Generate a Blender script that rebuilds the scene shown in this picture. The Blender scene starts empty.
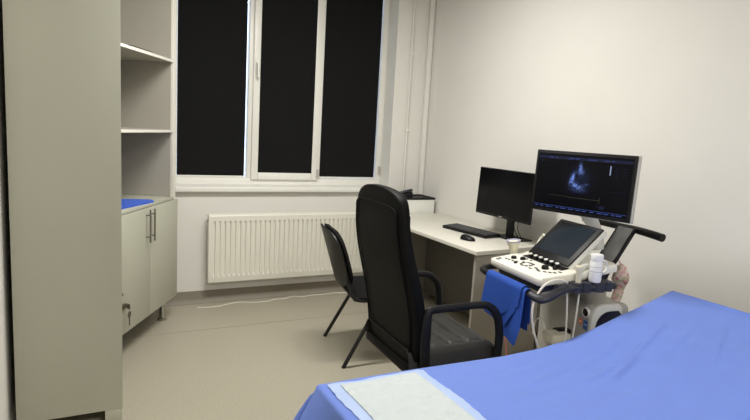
import bpy, bmesh, math, random
from mathutils import Vector, Matrix, Euler, noise
random.seed(7)
PI = math.pi
SC = bpy.context.scene
COL = SC.collection
R = math.radians

# ------------------------------------------------------------------ materials
def mat(name, col, rough=.6, metal=0., var=.0, vscale=8., bump=0., bscale=60., spec=.5, coat=0., sheen=0.):
    m = bpy.data.materials.new(name); m.use_nodes = True
    nt = m.node_tree; b = nt.nodes['Principled BSDF']
    b.inputs['Roughness'].default_value = rough; b.inputs['Metallic'].default_value = metal
    b.inputs['Specular IOR Level'].default_value = spec
    if coat: b.inputs['Coat Weight'].default_value = coat
    if sheen: b.inputs['Sheen Weight'].default_value = sheen
    c = tuple(col) + (1,)
    b.inputs['Base Color'].default_value = c
    tc = nt.nodes.new('ShaderNodeTexCoord')
    if var:
        n = nt.nodes.new('ShaderNodeTexNoise'); n.inputs['Scale'].default_value = vscale; n.inputs['Detail'].default_value = 5
        nt.links.new(tc.outputs['Object'], n.inputs['Vector'])
        r = nt.nodes.new('ShaderNodeValToRGB')
        r.color_ramp.elements[0].position = .3; r.color_ramp.elements[1].position = .7
        r.color_ramp.elements[0].color = tuple(max(0, v*(1-var)) for v in col) + (1,)
        r.color_ramp.elements[1].color = tuple(min(1, v*(1+var)) for v in col) + (1,)
        nt.links.new(n.outputs['Fac'], r.inputs['Fac']); nt.links.new(r.outputs['Color'], b.inputs['Base Color'])
    if bump:
        n2 = nt.nodes.new('ShaderNodeTexNoise'); n2.inputs['Scale'].default_value = bscale; n2.inputs['Detail'].default_value = 4
        nt.links.new(tc.outputs['Object'], n2.inputs['Vector'])
        bp = nt.nodes.new('ShaderNodeBump'); bp.inputs['Strength'].default_value = bump; bp.inputs['Distance'].default_value = .004
        nt.links.new(n2.outputs['Fac'], bp.inputs['Height']); nt.links.new(bp.outputs['Normal'], b.inputs['Normal'])
    return m

def s(r, g, b):  # sRGB 0-255 -> linear
    f = lambda v: (v/255/12.92) if v/255 <= .04045 else ((v/255+.055)/1.055)**2.4
    return (f(r), f(g), f(b))

def emit(name, col, strength):
    m = bpy.data.materials.new(name); m.use_nodes = True
    b = m.node_tree.nodes['Principled BSDF']
    b.inputs['Base Color'].default_value = (.01, .01, .01, 1); b.inputs['Specular IOR Level'].default_value = .1
    b.inputs['Emission Color'].default_value = tuple(col)+(1,); b.inputs['Emission Strength'].default_value = strength
    return m

M = {}
M['wall'] = mat('painted_plaster', s(221,219,213), .85, var=.015, vscale=3, bump=.03, bscale=120)
M['ceil'] = mat('ceiling_paint', s(232,230,226), .9, var=.01, vscale=3)
M['white_pvc'] = mat('white_pvc', s(228,227,220), .35, var=.01)
M['rad'] = mat('radiator_enamel', s(226,224,212), .35, var=.01)
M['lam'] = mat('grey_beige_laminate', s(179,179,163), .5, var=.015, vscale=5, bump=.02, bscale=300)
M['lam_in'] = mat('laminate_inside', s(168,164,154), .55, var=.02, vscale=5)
M['edge'] = mat('pale_edge_band', s(226,223,214), .5)
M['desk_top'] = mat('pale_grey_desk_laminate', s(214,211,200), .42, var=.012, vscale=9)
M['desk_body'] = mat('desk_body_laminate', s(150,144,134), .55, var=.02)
M['desk_shaded'] = mat('shaded_desk_laminate', s(98,95,90), .6, var=.02)  # modesty panel: shade under the desktop put into the colour
M['blind'] = mat('blackout_fabric', s(23,23,24), .95, var=.05, vscale=40, bump=.1, bscale=500, spec=.15)
M['leather'] = mat('black_leather', s(9,9,10), .55, var=.08, vscale=20, bump=.18, bscale=220, spec=.12)
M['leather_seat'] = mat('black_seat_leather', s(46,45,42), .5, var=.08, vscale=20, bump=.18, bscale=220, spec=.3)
M['fabric_black'] = mat('black_upholstery', s(13,13,13), .9, var=.1, vscale=60, bump=.25, bscale=500, spec=.2)
M['plastic_black'] = mat('black_plastic', s(15,15,17), .45, spec=.3, var=.05, bump=.04, bscale=400)
M['plastic_dark'] = mat('dark_slate_plastic', s(40,42,52), .5, var=.05)
M['steel_black'] = mat('black_steel', s(22,22,23), .4, metal=.2, var=.04)
M['chrome'] = mat('chrome', s(190,188,182), .22, metal=1., var=.02)
M['key_steel'] = mat('dull_steel', s(120,114,100), .45, metal=.8, var=.05)
M['brushed'] = mat('brushed_nickel', s(150,147,138), .35, metal=1., var=.03)
M['sheet'] = mat('blue_nonwoven_sheet', s(108,134,212), .75, var=.02, vscale=14, bump=.12, bscale=350, spec=.2, sheen=.1)
M['cloth'] = mat('royal_blue_cloth', s(46,82,168), .8, var=.03, vscale=25, bump=.15, bscale=400, spec=.2)
M['folder'] = mat('blue_plastic', s(62,104,215), .4, var=.02)
M['pad'] = mat('white_absorbent_fabric', s(196,204,206), .85, var=.012, vscale=30, bump=.25, bscale=130, spec=.2)
M['pad_edge'] = mat('pale_blue_film', s(170,190,228), .5, var=.02, vscale=20)
M['us_white'] = mat('ivory_medical_plastic', s(236,234,222), .4, var=.008)
M['us_grey'] = mat('warm_grey_medical_plastic', s(172,168,160), .5, var=.02)
M['us_light'] = mat('light_grey_plastic', s(222,222,216), .4, var=.01)
M['silver'] = mat('silver_plastic', s(196,196,194), .35, metal=.3, var=.02)
M['screen_off'] = mat('dark_glass', s(9,9,11), .2, var=.01, spec=.15)
M['touch_glass'] = mat('dark_touch_glass', s(36,44,52), .16, spec=.3, var=.04, vscale=5)
M['navy'] = mat('navy_panel', s(12,16,42), .45, var=.05)
M['cable_white'] = mat('white_cable', s(224,220,208), .5, var=.01)
M['cable_red'] = mat('pinkish_cable', s(190,120,105), .5, var=.03)
M['probe_beige'] = mat('beige_probe_plastic', s(220,214,192), .45, var=.02)
M['lilac'] = mat('lilac_grey_rubber', s(166,164,184), .5, var=.02)
M['bottle'] = mat('white_bottle', s(236,236,236), .4, var=.01)
M['bottle_mark'] = mat('grey_bottle_marks', s(150,152,170), .5)
M['orange'] = mat('orange_sticker', s(214,110,66), .5, var=.02)
M['sticker_pale'] = mat('pale_sticker_mark', s(240,214,176), .5)
M['sticker_blue'] = mat('blue_sticker', s(40,96,170), .5, var=.02)
M['sticker_light'] = mat('light_blue_sticker_mark', s(150,190,230), .5)
M['wood_dark'] = mat('dark_void', s(46,44,40), .8, var=.03)
M['skirt'] = mat('vinyl_skirting', s(132,125,111), .6, var=.03, vscale=30)  # vinyl tone, darkened to hold the shade under the radiator
M['key_caps'] = mat('keycap_plastic', s(62,63,66), .5, var=.04)
M['diffuser'] = emit('lamp_diffuser', (1, .975, .93), 5.0)
M['scr_blue'] = emit('screen_blue_bar', s(30,48,110), .16)
M['scr_text'] = emit('screen_text_blue', s(90,120,220), .32)
M['scr_pale'] = emit('screen_text_pale', s(170,185,225), .7)
M['scr_trace'] = emit('screen_trace_olive', s(120,125,90), .2)

def floor_mat():
    m = bpy.data.materials.new('speckled_vinyl_floor'); m.use_nodes = True; nt = m.node_tree; b = nt.nodes['Principled BSDF']
    tc = nt.nodes.new('ShaderNodeTexCoord')
    n1 = nt.nodes.new('ShaderNodeTexNoise'); n1.inputs['Scale'].default_value = 90; n1.inputs['Detail'].default_value = 3
    n2 = nt.nodes.new('ShaderNodeTexNoise'); n2.inputs['Scale'].default_value = 2.2; n2.inputs['Detail'].default_value = 3
    for n in (n1, n2): nt.links.new(tc.outputs['Object'], n.inputs['Vector'])
    r1 = nt.nodes.new('ShaderNodeValToRGB'); r1.color_ramp.elements[0].position = .35; r1.color_ramp.elements[1].position = .65
    r1.color_ramp.elements[0].color = s(165,158,141)+(1,); r1.color_ramp.elements[1].color = s(175,169,152)+(1,)
    mx = nt.nodes.new('ShaderNodeMix'); mx.data_type = 'RGBA'; mx.blend_type = 'MULTIPLY'; mx.inputs[0].default_value = 1
    r2 = nt.nodes.new('ShaderNodeValToRGB'); r2.color_ramp.elements[0].color = (.93,.93,.92,1); r2.color_ramp.elements[1].color = (1,1,1,1)
    nt.links.new(n1.outputs['Fac'], r1.inputs['Fac']); nt.links.new(n2.outputs['Fac'], r2.inputs['Fac'])
    nt.links.new(r1.outputs['Color'], mx.inputs[6]); nt.links.new(r2.outputs['Color'], mx.inputs[7])
    nt.links.new(mx.outputs[2], b.inputs['Base Color'])
    b.inputs['Roughness'].default_value = .42; b.inputs['Specular IOR Level'].default_value = .4
    return m
M['floor'] = floor_mat()

def glass_mat():
    m = bpy.data.materials.new('window_glass'); m.use_nodes = True; nt = m.node_tree
    for n in list(nt.nodes): nt.nodes.remove(n)
    o = nt.nodes.new('ShaderNodeOutputMaterial'); t = nt.nodes.new('ShaderNodeBsdfTransparent'); g = nt.nodes.new('ShaderNodeBsdfGlossy')
    g.inputs['Roughness'].default_value = .02; f = nt.nodes.new('ShaderNodeFresnel'); mx = nt.nodes.new('ShaderNodeMixShader')
    nt.links.new(f.outputs[0], mx.inputs[0]); nt.links.new(t.outputs[0], mx.inputs[1]); nt.links.new(g.outputs[0], mx.inputs[2]); nt.links.new(mx.outputs[0], o.inputs[0])
    return m
M['glass'] = glass_mat()

def smoky_mat():
    m = bpy.data.materials.new('smoked_translucent_plastic'); m.use_nodes = True; nt = m.node_tree; b = nt.nodes['Principled BSDF']
    b.inputs['Base Color'].default_value = s(112,112,112)+(1,); b.inputs['Roughness'].default_value = .4
    n = nt.nodes.new('ShaderNodeTexNoise'); n.inputs['Scale'].default_value = 6
    r = nt.nodes.new('ShaderNodeValToRGB'); r.color_ramp.elements[0].color = s(110,110,110)+(1,); r.color_ramp.elements[1].color = s(140,140,138)+(1,)
    tc = nt.nodes.new('ShaderNodeTexCoord'); nt.links.new(tc.outputs['Object'], n.inputs['Vector'])
    nt.links.new(n.outputs['Fac'], r.inputs['Fac']); nt.links.new(r.outputs['Color'], b.inputs['Base Color'])
    b.inputs['Alpha'].default_value = .8
    return m
M['smoky'] = smoky_mat()

def echo_mat():
    """glowing ultrasound picture: soft bright patches broken up by speckle, object space (y across, z up)"""
    m = bpy.data.materials.new('echo_image'); m.use_nodes = True; nt = m.node_tree; b = nt.nodes['Principled BSDF']
    b.inputs['Base Color'].default_value = (.002,.002,.004,1); b.inputs['Roughness'].default_value = .3; b.inputs['Specular IOR Level'].default_value = .12
    tc = nt.nodes.new('ShaderNodeTexCoord')
    def blob(cy, cz, ry, rz, amp, tilt=0):
        mp = nt.nodes.new('ShaderNodeMapping'); mp.vector_type = 'TEXTURE'
        mp.inputs['Location'].default_value = (0, cy, cz); mp.inputs['Rotation'].default_value = (tilt, 0, 0); mp.inputs['Scale'].default_value = (1000, ry, rz)
        nt.links.new(tc.outputs['Object'], mp.inputs['Vector'])
        d = nt.nodes.new('ShaderNodeVectorMath'); d.operation = 'DOT_PRODUCT'
        nt.links.new(mp.outputs[0], d.inputs[0]); nt.links.new(mp.outputs[0], d.inputs[1])
        ng = nt.nodes.new('ShaderNodeMath'); ng.operation = 'MULTIPLY'; ng.inputs[1].default_value = -1
        nt.links.new(d.outputs['Value'], ng.inputs[0])
        ex = nt.nodes.new('ShaderNodeMath'); ex.operation = 'EXPONENT'; nt.links.new(ng.outputs[0], ex.inputs[0])
        am = nt.nodes.new('ShaderNodeMath'); am.operation = 'MULTIPLY'; am.inputs[1].default_value = amp
        nt.links.new(ex.outputs[0], am.inputs[0]); return am.outputs[0]
    # local y runs to the left of the picture as seen from the front
    bl = [blob(.010,.078,.007,.016,1.1), blob(.006,.058,.014,.012,.6), blob(.046,.020,.008,.022,1.5,.25), blob(.030,-.006,.014,.010,.8,.3), blob(.010,-.016,.022,.008,.55,.3), blob(-.018,-.004,.018,.005,.3,-.3), blob(.010,.02,.05,.05,.06),
          blob(.012,-.028,.03,.012,.2)]
    acc = bl[0]
    for x in bl[1:]:
        a = nt.nodes.new('ShaderNodeMath'); a.operation = 'ADD'; nt.links.new(acc, a.inputs[0]); nt.links.new(x, a.inputs[1]); acc = a.outputs[0]
    n = nt.nodes.new('ShaderNodeTexNoise'); n.inputs['Scale'].default_value = 110; n.inputs['Detail'].default_value = 4
    nt.links.new(tc.outputs['Object'], n.inputs['Vector'])
    mr = nt.nodes.new('ShaderNodeMapRange'); mr.inputs[1].default_value = .3; mr.inputs[2].default_value = .65; nt.links.new(n.outputs['Fac'], mr.inputs[0])
    mu = nt.nodes.new('ShaderNodeMath'); mu.operation = 'MULTIPLY'; nt.links.new(acc, mu.inputs[0]); nt.links.new(mr.outputs[0], mu.inputs[1])
    b.inputs['Emission Color'].default_value = s(120,150,235)+(1,)
    nt.links.new(mu.outputs[0], b.inputs['Emission Strength'])
    return m
M['echo'] = echo_mat()

def floral_mat():
    m = bpy.data.materials.new('floral_fabric'); m.use_nodes = True; nt = m.node_tree; b = nt.nodes['Principled BSDF']
    tc = nt.nodes.new('ShaderNodeTexCoord'); v = nt.nodes.new('ShaderNodeTexVoronoi'); v.inputs['Scale'].default_value = 70
    nt.links.new(tc.outputs['Object'], v.inputs['Vector'])
    sp = nt.nodes.new('ShaderNodeSeparateColor'); nt.links.new(v.outputs['Color'], sp.inputs[0])
    r = nt.nodes.new('ShaderNodeValToRGB'); r.color_ramp.interpolation = 'CONSTANT'
    e = r.color_ramp.elements; e[0].color = s(214,190,178)+(1,); e[1].position = .42; e[1].color = s(206,160,160)+(1,)
    for p, c in ((.62, s(216,204,188)), (.8, s(176,178,140)), (.92, s(190,120,128))):
        x = e.new(p); x.color = c+(1,)
    nt.links.new(sp.outputs[0], r.inputs['Fac']); nt.links.new(r.outputs['Color'], b.inputs['Base Color']); b.inputs['Roughness'].default_value = .85
    return m
M['floral'] = floral_mat()

# ------------------------------------------------------------------ mesh helpers
GX = [None]
class MB:
    """collects shapes, then links them as ONE mesh object"""
    def __init__(self): self.bm = bmesh.new()
    def _xf(self, verts, mx):
        if mx is not None: bmesh.ops.transform(self.bm, matrix=mx, verts=verts)
    def box(self, x0, x1, y0, y1, z0, z1, bev=0., seg=2, mx=None):
        r = bmesh.ops.create_cube(self.bm, size=1.0); vs = r['verts']
        for v in vs:
            v.co = Vector(((x0+x1)/2+v.co.x*(x1-x0), (y0+y1)/2+v.co.y*(y1-y0), (z0+z1)/2+v.co.z*(z1-z0)))
        if bev:
            bev = min(bev, .49*min(abs(x1-x0), abs(y1-y0), abs(z1-z0)))
            es = list({e for v in vs for e in v.link_edges})
            rr = bmesh.ops.bevel(self.bm, geom=es, offset=bev, segments=seg, affect='EDGES', profile=.5)
            vs = list(set(rr['verts']) | {v for v in vs if v.is_valid})
        self._xf(vs, mx); return self
    def cyl(self, p0, p1, r0, r1=None, n=20, caps=True):
        r1 = r0 if r1 is None else r1
        p0, p1 = Vector(p0), Vector(p1); d = p1-p0
        q = d.to_track_quat('Z', 'Y').to_matrix().to_4x4()
        mx = Matrix.Translation((p0+p1)/2) @ q
        bmesh.ops.create_cone(self.bm, cap_ends=caps, segments=n, radius1=r0, radius2=r1, depth=d.length, matrix=mx); return self
    def sphere(self, c, r, sc=(1,1,1), n=16, mx=None):
        m = Matrix.Translation(c) @ Matrix.Diagonal(Vector(sc).to_4d())
        if mx is not None: m = mx @ m
        bmesh.ops.create_uvsphere(self.bm, u_segments=n, v_segments=n//2+2, radius=r, matrix=m); return self
    def tube(self, pts, rad, n=10, smooth=True, sub=6, flat=1.0):
        """sweep a circle along points (Catmull-Rom when smooth); rad: number or list"""
        P = [Vector(p) for p in pts]; rr = rad if isinstance(rad, (list, tuple)) else [rad]*len(P)
        if smooth and len(P) > 2:
            Q, qr = [], []
            for i in range(len(P)-1):
                a = P[i-1] if i else P[i]*2-P[i+1]; b, c = P[i], P[i+1]; d = P[i+2] if i+2 < len(P) else c*2-b
                for k in range(sub):
                    t = k/sub
                    Q.append(.5*((2*b)+(c-a)*t+(2*a-5*b+4*c-d)*t*t+(3*b-a-3*c+d)*t**3)); qr.append(rr[i]*(1-t)+rr[i+1]*t)
            Q.append(P[-1]); qr.append(rr[-1]); P, rr = Q, qr
        up = Vector((0,0,1)); rings = []; prev = None
        for i, p in enumerate(P):
            t = (P[min(i+1, len(P)-1)]-P[max(i-1, 0)]).normalized()
            if prev is None:
                a = up.cross(t)
                if a.length < .1: a = Vector((1,0,0)).cross(t)
            else: a = prev-t*prev.dot(t)
            a.normalize(); b = t.cross(a); prev = a
            rings.append([self.bm.verts.new(p+a*math.cos(2*PI*k/n)*rr[i]+b*math.sin(2*PI*k/n)*rr[i]*flat) for k in range(n)])
        for i in range(len(rings)-1):
            for k in range(n):
                self.bm.faces.new((rings[i][k], rings[i][(k+1)%n], rings[i+1][(k+1)%n], rings[i+1][k]))
        self.bm.faces.new(rings[0][::-1]); self.bm.faces.new(rings[-1]); return self
    def lathe(self, prof, n=24, mx=None):
        """profile of (r, z) turned about z"""
        rings = []; allv = []
        for r, z in prof:
            ring = [self.bm.verts.new((r*math.cos(2*PI*k/n), r*math.sin(2*PI*k/n), z)) for k in range(n)]; rings.append(ring); allv += ring
        for i in range(len(rings)-1):
            for k in range(n): self.bm.faces.new((rings[i][k], rings[i][(k+1)%n], rings[i+1][(k+1)%n], rings[i+1][k]))
        self.bm.faces.new(rings[0][::-1]); self.bm.faces.new(rings[-1]); self._xf(allv, mx); return self
    def prism(self, poly, z0, z1, bev=0., mx=None):
        lo = [self.bm.verts.new((x, y, z0)) for x, y in poly]; hi = [self.bm.verts.new((x, y, z1)) for x, y in poly]; n = len(poly)
        fs = [self.bm.faces.new(lo[::-1]), self.bm.faces.new(hi)]
        for i in range(n): fs.append(self.bm.faces.new((lo[i], lo[(i+1)%n], hi[(i+1)%n], hi[i])))
        vs = lo+hi
        if bev:
            es = list(fs[0].edges)+list(fs[1].edges)
            rr = bmesh.ops.bevel(self.bm, geom=es, offset=bev, segments=2, affect='EDGES', profile=.5)
            vs = list(set(rr['verts']) | {v for v in vs if v.is_valid})
        self._xf(vs, mx); return self
    def grid(self, f, nu, nv, thick=0.):
        """f(u,v) -> point; closed slab when thick > 0 (thickness along the surface normal)"""
        g = [[Vector(f(i/(nu-1), j/(nv-1))) for j in range(nv)] for i in range(nu)]
        top = [[self.bm.verts.new(p) for p in row] for row in g]
        for i in range(nu-1):
            for j in range(nv-1): self.bm.faces.new((top[i][j], top[i+1][j], top[i+1][j+1], top[i][j+1]))
        if thick:
            def nrm(i, j):
                a = g[min(i+1,nu-1)][j]-g[max(i-1,0)][j]; b = g[i][min(j+1,nv-1)]-g[i][max(j-1,0)]
                c = a.cross(b); return c.normalized() if c.length > 1e-12 else Vector((0,0,1))
            bot = [[self.bm.verts.new(g[i][j]-nrm(i,j)*thick) for j in range(nv)] for i in range(nu)]
            for i in range(nu-1):
                for j in range(nv-1): self.bm.faces.new((bot[i][j+1], bot[i+1][j+1], bot[i+1][j], bot[i][j]))
            for i in range(nu-1):
                self.bm.faces.new((top[i+1][0], top[i][0], bot[i][0], bot[i+1][0])); self.bm.faces.new((top[i][-1], top[i+1][-1], bot[i+1][-1], bot[i][-1]))
            for j in range(nv-1):
                self.bm.faces.new((top[0][j], top[0][j+1], bot[0][j+1], bot[0][j])); self.bm.faces.new((top[-1][j+1], top[-1][j], bot[-1][j], bot[-1][j+1]))
        return self
    def build(self, name, m, parent=None, smooth=35, gx=True):
        if gx and GX[0] is not None: bmesh.ops.transform(self.bm, matrix=GX[0], verts=self.bm.verts[:])
        bmesh.ops.recalc_face_normals(self.bm, faces=self.bm.faces[:])
        me = bpy.data.meshes.new(name); self.bm.to_mesh(me); self.bm.free()
        me.materials.append(M[m] if isinstance(m, str) else m)
        o = bpy.data.objects.new(name, me); COL.objects.link(o)
        if parent is not None: o.parent = parent
        if smooth:
            for p in me.polygons: p.use_smooth = True
            me.set_sharp_from_angle(angle=R(smooth))
        return o

def tag(o, label, cat, group=None, kind=None):
    o['label'] = label; o['category'] = cat
    if group: o['group'] = group
    if kind: o['kind'] = kind
    return o
def thing(name, label, cat, loc=(0,0,0), rz=0., group=None):
    o = bpy.data.objects.new(name, None); o.empty_display_size = .1; COL.objects.link(o)
    o.location = loc; o.rotation_euler = (0, 0, rz); return tag(o, label, cat, group)
def struct(name, mb, m, label=None, parent=None, smooth=35):
    o = mb.build(name, m, parent, smooth)
    o['kind'] = 'structure'
    if label: o['label'] = label
    if parent is None: o['category'] = name.split('_')[0]
    return o

# ------------------------------------------------------------------ room
XL, XR, YB, YF, ZC = -.305, 2.84, 4.53, -2.7, 2.85
WX0, WX1, WZ0, WZ1, WD = .60, 2.482, .90, 2.78, .25
struct('floor', MB().box(XL-.1, XR+.1, YF-.1, YB+.1, -.1, 0), 'floor', 'beige speckled vinyl floor')
struct('ceiling', MB().box(XL-.1, XR+.1, YF-.1, YB+.3, ZC, ZC+.1), 'ceil', 'white ceiling')
w = MB()
w.box(XL-.1, WX0, YB, YB+WD, 0, ZC).box(WX1, XR+.1, YB, YB+WD, 0, ZC).box(WX0, WX1, YB, YB+WD, 0, WZ0).box(WX0, WX1, YB, YB+WD, WZ1, ZC)
struct('wall_back', w, 'wall', 'white wall around the window')
struct('wall_right', MB().box(XR, XR+.1, YF-.1, YB, 0, ZC), 'wall', 'blank white wall on the right')
struct('wall_left', MB().box(XL-.1, XL, YF-.1, YB, 0, ZC), 'wall', 'white wall left of the tall cabinet')
struct('wall_front', MB().box(XL, XR, YF-.1, YF, 0, ZC), 'wall', 'white wall opposite the window')
def skirting(f):  # coved vinyl upstand: profile in (distance from wall, z)
    return [(0, .1), (.004, .1), (.006, .05), (.01, .025), (.02, .008), (.034, .001), (0, .001)]
prof = skirting(0)
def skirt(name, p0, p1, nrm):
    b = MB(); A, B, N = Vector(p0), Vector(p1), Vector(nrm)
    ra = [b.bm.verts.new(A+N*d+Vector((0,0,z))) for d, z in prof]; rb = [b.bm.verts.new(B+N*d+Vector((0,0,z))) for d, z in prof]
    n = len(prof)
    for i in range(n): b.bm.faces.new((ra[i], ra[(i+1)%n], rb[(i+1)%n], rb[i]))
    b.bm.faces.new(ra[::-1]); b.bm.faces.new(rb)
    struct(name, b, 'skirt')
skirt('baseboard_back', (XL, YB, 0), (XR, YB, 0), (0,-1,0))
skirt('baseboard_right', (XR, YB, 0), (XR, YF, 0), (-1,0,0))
struct('trim_1', MB().box(XR-.05, XR, YB-.05, YB, .1, ZC, .02, 3), 'wall', 'boxed strip in the corner of the room')

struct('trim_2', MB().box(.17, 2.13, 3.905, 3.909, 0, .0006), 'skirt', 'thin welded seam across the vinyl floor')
# window: one structure, its frame and sashes are its parts
yw = 4.70   # room side of the frame
fr = MB()
z0, z1 = WZ0+.045, WZ1
fr.box(WX0, WX0+.055, yw, yw+.07, WZ0, z1, .006).box(WX1-.055, WX1, yw, yw+.07, WZ0, z1, .006)
fr.box(WX0+.053, WX1-.053, yw, yw+.07, WZ0, z0+.055, .006).box(WX0+.055, WX1-.055, yw, yw+.07, z1-.06, z1, .006)
fr.box(1.213, 1.253, yw, yw+.07, z0+.055, z1-.06, .006).box(1.834, 1.872, yw, yw+.07, z0+.055, z1-.06, .006)
win = struct('window_1', fr, 'white_pvc', 'white three-part window with black blinds')
struct('window_sill', MB().box(WX0-.03, WX1+.03, YB-.04, yw+.01, WZ0, WZ0+.043, .008, 3), 'white_pvc', None, win)
def leaf(name, x0, x1, y, st=.055, za=z0+.04, zb=z1-.03):
    b = MB(); b.box(x0, x0+st, y, y+.05, za, zb, .008).box(x1-st, x1, y, y+.05, za, zb, .008)
    b.box(x0+st, x1-st, y, y+.05, za, za+st, .008).box(x0+st, x1-st, y, y+.05, zb-st, zb, .008)
    return struct(name, b, 'white_pvc', None, win)
sash = leaf('sash', 1.247, 1.842, yw-.022, .058)
b = MB(); b.box(1.262, 1.290, yw-.034, yw-.022, 1.86, 1.97, .006).box(1.266, 1.286, yw-.062, yw-.034, 1.925, 1.949, .006).box(1.266, 1.286, yw-.070, yw-.05, 1.825, 1.952, .007)
struct('handle', b, 'white_pvc', None, win)
b = MB(); b.cyl((1.838, yw-.03, 1.01), (1.838, yw-.03, 1.075), .009).cyl((1.838, yw-.03, 1.075), (1.838, yw-.03, 1.085), .009, .004)
struct('hinge', b, 'us_grey', None, win)
b = MB(); b.cyl((2.462, yw-.008, 1.05), (2.462, yw-.008, 1.12), .010)
struct('hinge', b, 'us_grey', None, win)
for nm, x0, x1 in (('pane', .655, 1.213), ('pane', 1.30, 1.79), ('pane', 1.872, 2.427)):
    struct(nm, MB().box(x0, x1, yw+.038, yw+.046, z0+.05, z1-.05), 'glass', None, win)

# roller blinds (each one a thing): fabric, hem bar, guide
def blind(x0, x1, zb, label, y):
    t = thing('roller_blind', label, 'blind', (x0, y, zb), 0, 'black roller blinds on the window')
    W, Hh = x1-x0, 2.70-zb
    MB().grid(lambda u, v: (u*W, .0012*math.sin(u*9+v*4), .012+v*(Hh-.012)), 14, 20, .0012).build('fabric', 'blind', t)
    MB().box(0, W, -.005, .005, 0, .014, .003).build('hem_bar', 'white_pvc', t)
    MB().cyl((0, .0, Hh+.018), (W, .0, Hh+.018), .019).build('roller', 'blind', t)
    return t
blind(.6555, 1.194, 1.0005, 'wide black roller blind in the left window part, beside the shelves', yw+.004)
blind(1.303, 1.787, 1.032, 'black roller blind on the middle sash that has the white handle', yw-.016)
blind(1.866, 2.407, 1.004, 'black roller blind in the right window part, above the office chair', yw-.004)

# slim pipe in the corner with two clips
t = thing('wall_pipe', 'slim white vertical pipe on the wall right of the window', 'pipe', (2.63, YB, .12))
MB().tube([(0,-.018,0),(0,-.018,2.73)], .009, 14, False).build('pipe', 'wall', t)
for z in (1.35, 2.03):
    MB().box(-.014, .014, -.03, 0, z-.012, z+.012, .004).build('clip', 'white_pvc', t)

# ------------------------------------------------------------------ radiator
t = thing('panel_radiator', 'white ribbed panel radiator below the window', 'radiator', (.86, 4.49, .185))
RW, RH = 1.38, .545
b = MB(); xs = [0, .018]
nr = 33; pitch = (RW-.05)/nr
prof2 = [(0, 0), (.018, 0)]
for i in range(nr):
    x = .025+i*pitch
    prof2 += [(x+pitch*.31, 0), (x+pitch*.41, 1), (x+pitch*.59, 1), (x+pitch*.69, 0)]
prof2 += [(RW-.018, 0), (RW, 0)]
rows = [(0, 0), (.045, 0), (.062, 1), (.478, 1), (.495, 0), (RH-.012, 0), (RH, 0)]
vs = [[b.bm.verts.new((x, -.06+.015*d*k+(.006 if zi in (0, len(rows)-1) else 0), z)) for x, d in prof2] for zi, (z, k) in enumerate(rows)]
for i in range(len(rows)-1):
    for j in range(len(prof2)-1): b.bm.faces.new((vs[i][j], vs[i][j+1], vs[i+1][j+1], vs[i+1][j]))
b.build('front_panel', 'rad', t, 25)
b = MB(); b.box(0, .012, -.058, 0, .004, RH-.002, .003).build('side_panel', 'rad', t)
MB().box(RW-.012, RW, -.058, 0, .004, RH-.002, .003).build('side_panel', 'rad', t)
b = MB()
for y in (-.056, -.004): b.box(.012, RW-.012, y, y+.006, RH-.012, RH+.002, .001)
for i in range(60):
    x = .03+i*(RW-.06)/59; b.box(x-.004, x+.004, -.05, -.004, RH-.016, RH-.010, .0)
b.build('top_grille', 'rad', t)
MB().box(.014, RW-.014, -.024, -.014, .01, RH-.03).build('rear_panel', 'rad', t)
for z in (.045, RH-.045): MB().cyl((-.009, -.03, z), (.004, -.03, z), .011, n=12).build('plug', 'us_grey', t)
for x in (.2, RW-.24): MB().box(x, x+.04, 0, .04, .06, RH-.03).build('wall_bracket', 'rad', t)

# cable lying along the skirting
pts = [(.775,4.40),(.84,4.38),(.93,4.385),(1.03,4.42),(1.10,4.44),(1.23,4.40),(1.33,4.40),(1.41,4.43),(1.50,4.43),(1.58,4.47),(1.66,4.44),(1.75,4.46),(1.84,4.45),(1.95,4.47),(2.10,4.44),(2.29,4.46)]
tag(MB().tube([(x, y, .0045) for x, y in pts], .0042, 8).build('power_cable', 'cable_white'), 'thin white cable lying on the floor under the radiator', 'cable')

# ------------------------------------------------------------------ tall cabinet
CX0, CX1, CY0, CY1 = -.278, .149, 2.757, 3.34
t = thing('tall_cabinet', 'tall grey beige cabinet whose plain side fills the left edge', 'cabinet', (CX0, CY0, 0))
cw, cd = CX1-CX0, CY1-CY0
MB().box(0, cw, 0, .02, .082, 2.55, .0012).box(0, .02, .02, cd-.02, .082, 2.55).box(0, cw-.02, cd-.02, cd, .082, 2.55).box(0.02, cw-.02, .02, cd-.02, 2.53, 2.55).box(.02, cw-.02, .02, cd-.02, .082, .10).build('body', 'lam', t)
for y0, y1 in ((.0215, cd/2-.001), (cd/2+.001, cd)):
    MB().box(cw-.0195, cw, y0, y1, .0825, 2.55, .001).build('door', 'lam', t)
b = MB(); b.box(cw-.075, cw-.002, .001, .018, .0, .0815, .001).box(cw-.02, cw-.002, .018, cd-.02, 0, .0815).build('plinth', 'lam', t)
for x, y in ((.05, .10), (.05, cd-.06)):
    MB().lathe([(.024, 0), (.026, .012), (.017, .018), (.017, .082)], mx=Matrix.Translation((x, y, 0))).build('foot', 'chrome', t)

# ------------------------------------------------------------------ angled shelf cabinet
ang = R(29)                 # front runs along (sin, cos)
UD = 0.40; UW = .93; UK = .98; UZ = 1.45*(1-.98)
# local frame: x along the front from the window end back towards the viewer is -, built with +x to the window end
ux = thing('shelf_cabinet', 'grey shelf unit with open shelves over two doors beside the window', 'cabinet', (.588, 4.268, 0), PI/2-ang)
# local x axis = along the front (towards the window), local y = into the unit
def U(): return MB()
GX[0] = Matrix.Translation((0, 0, UZ)) @ Matrix.Scale(UK, 4)

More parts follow.
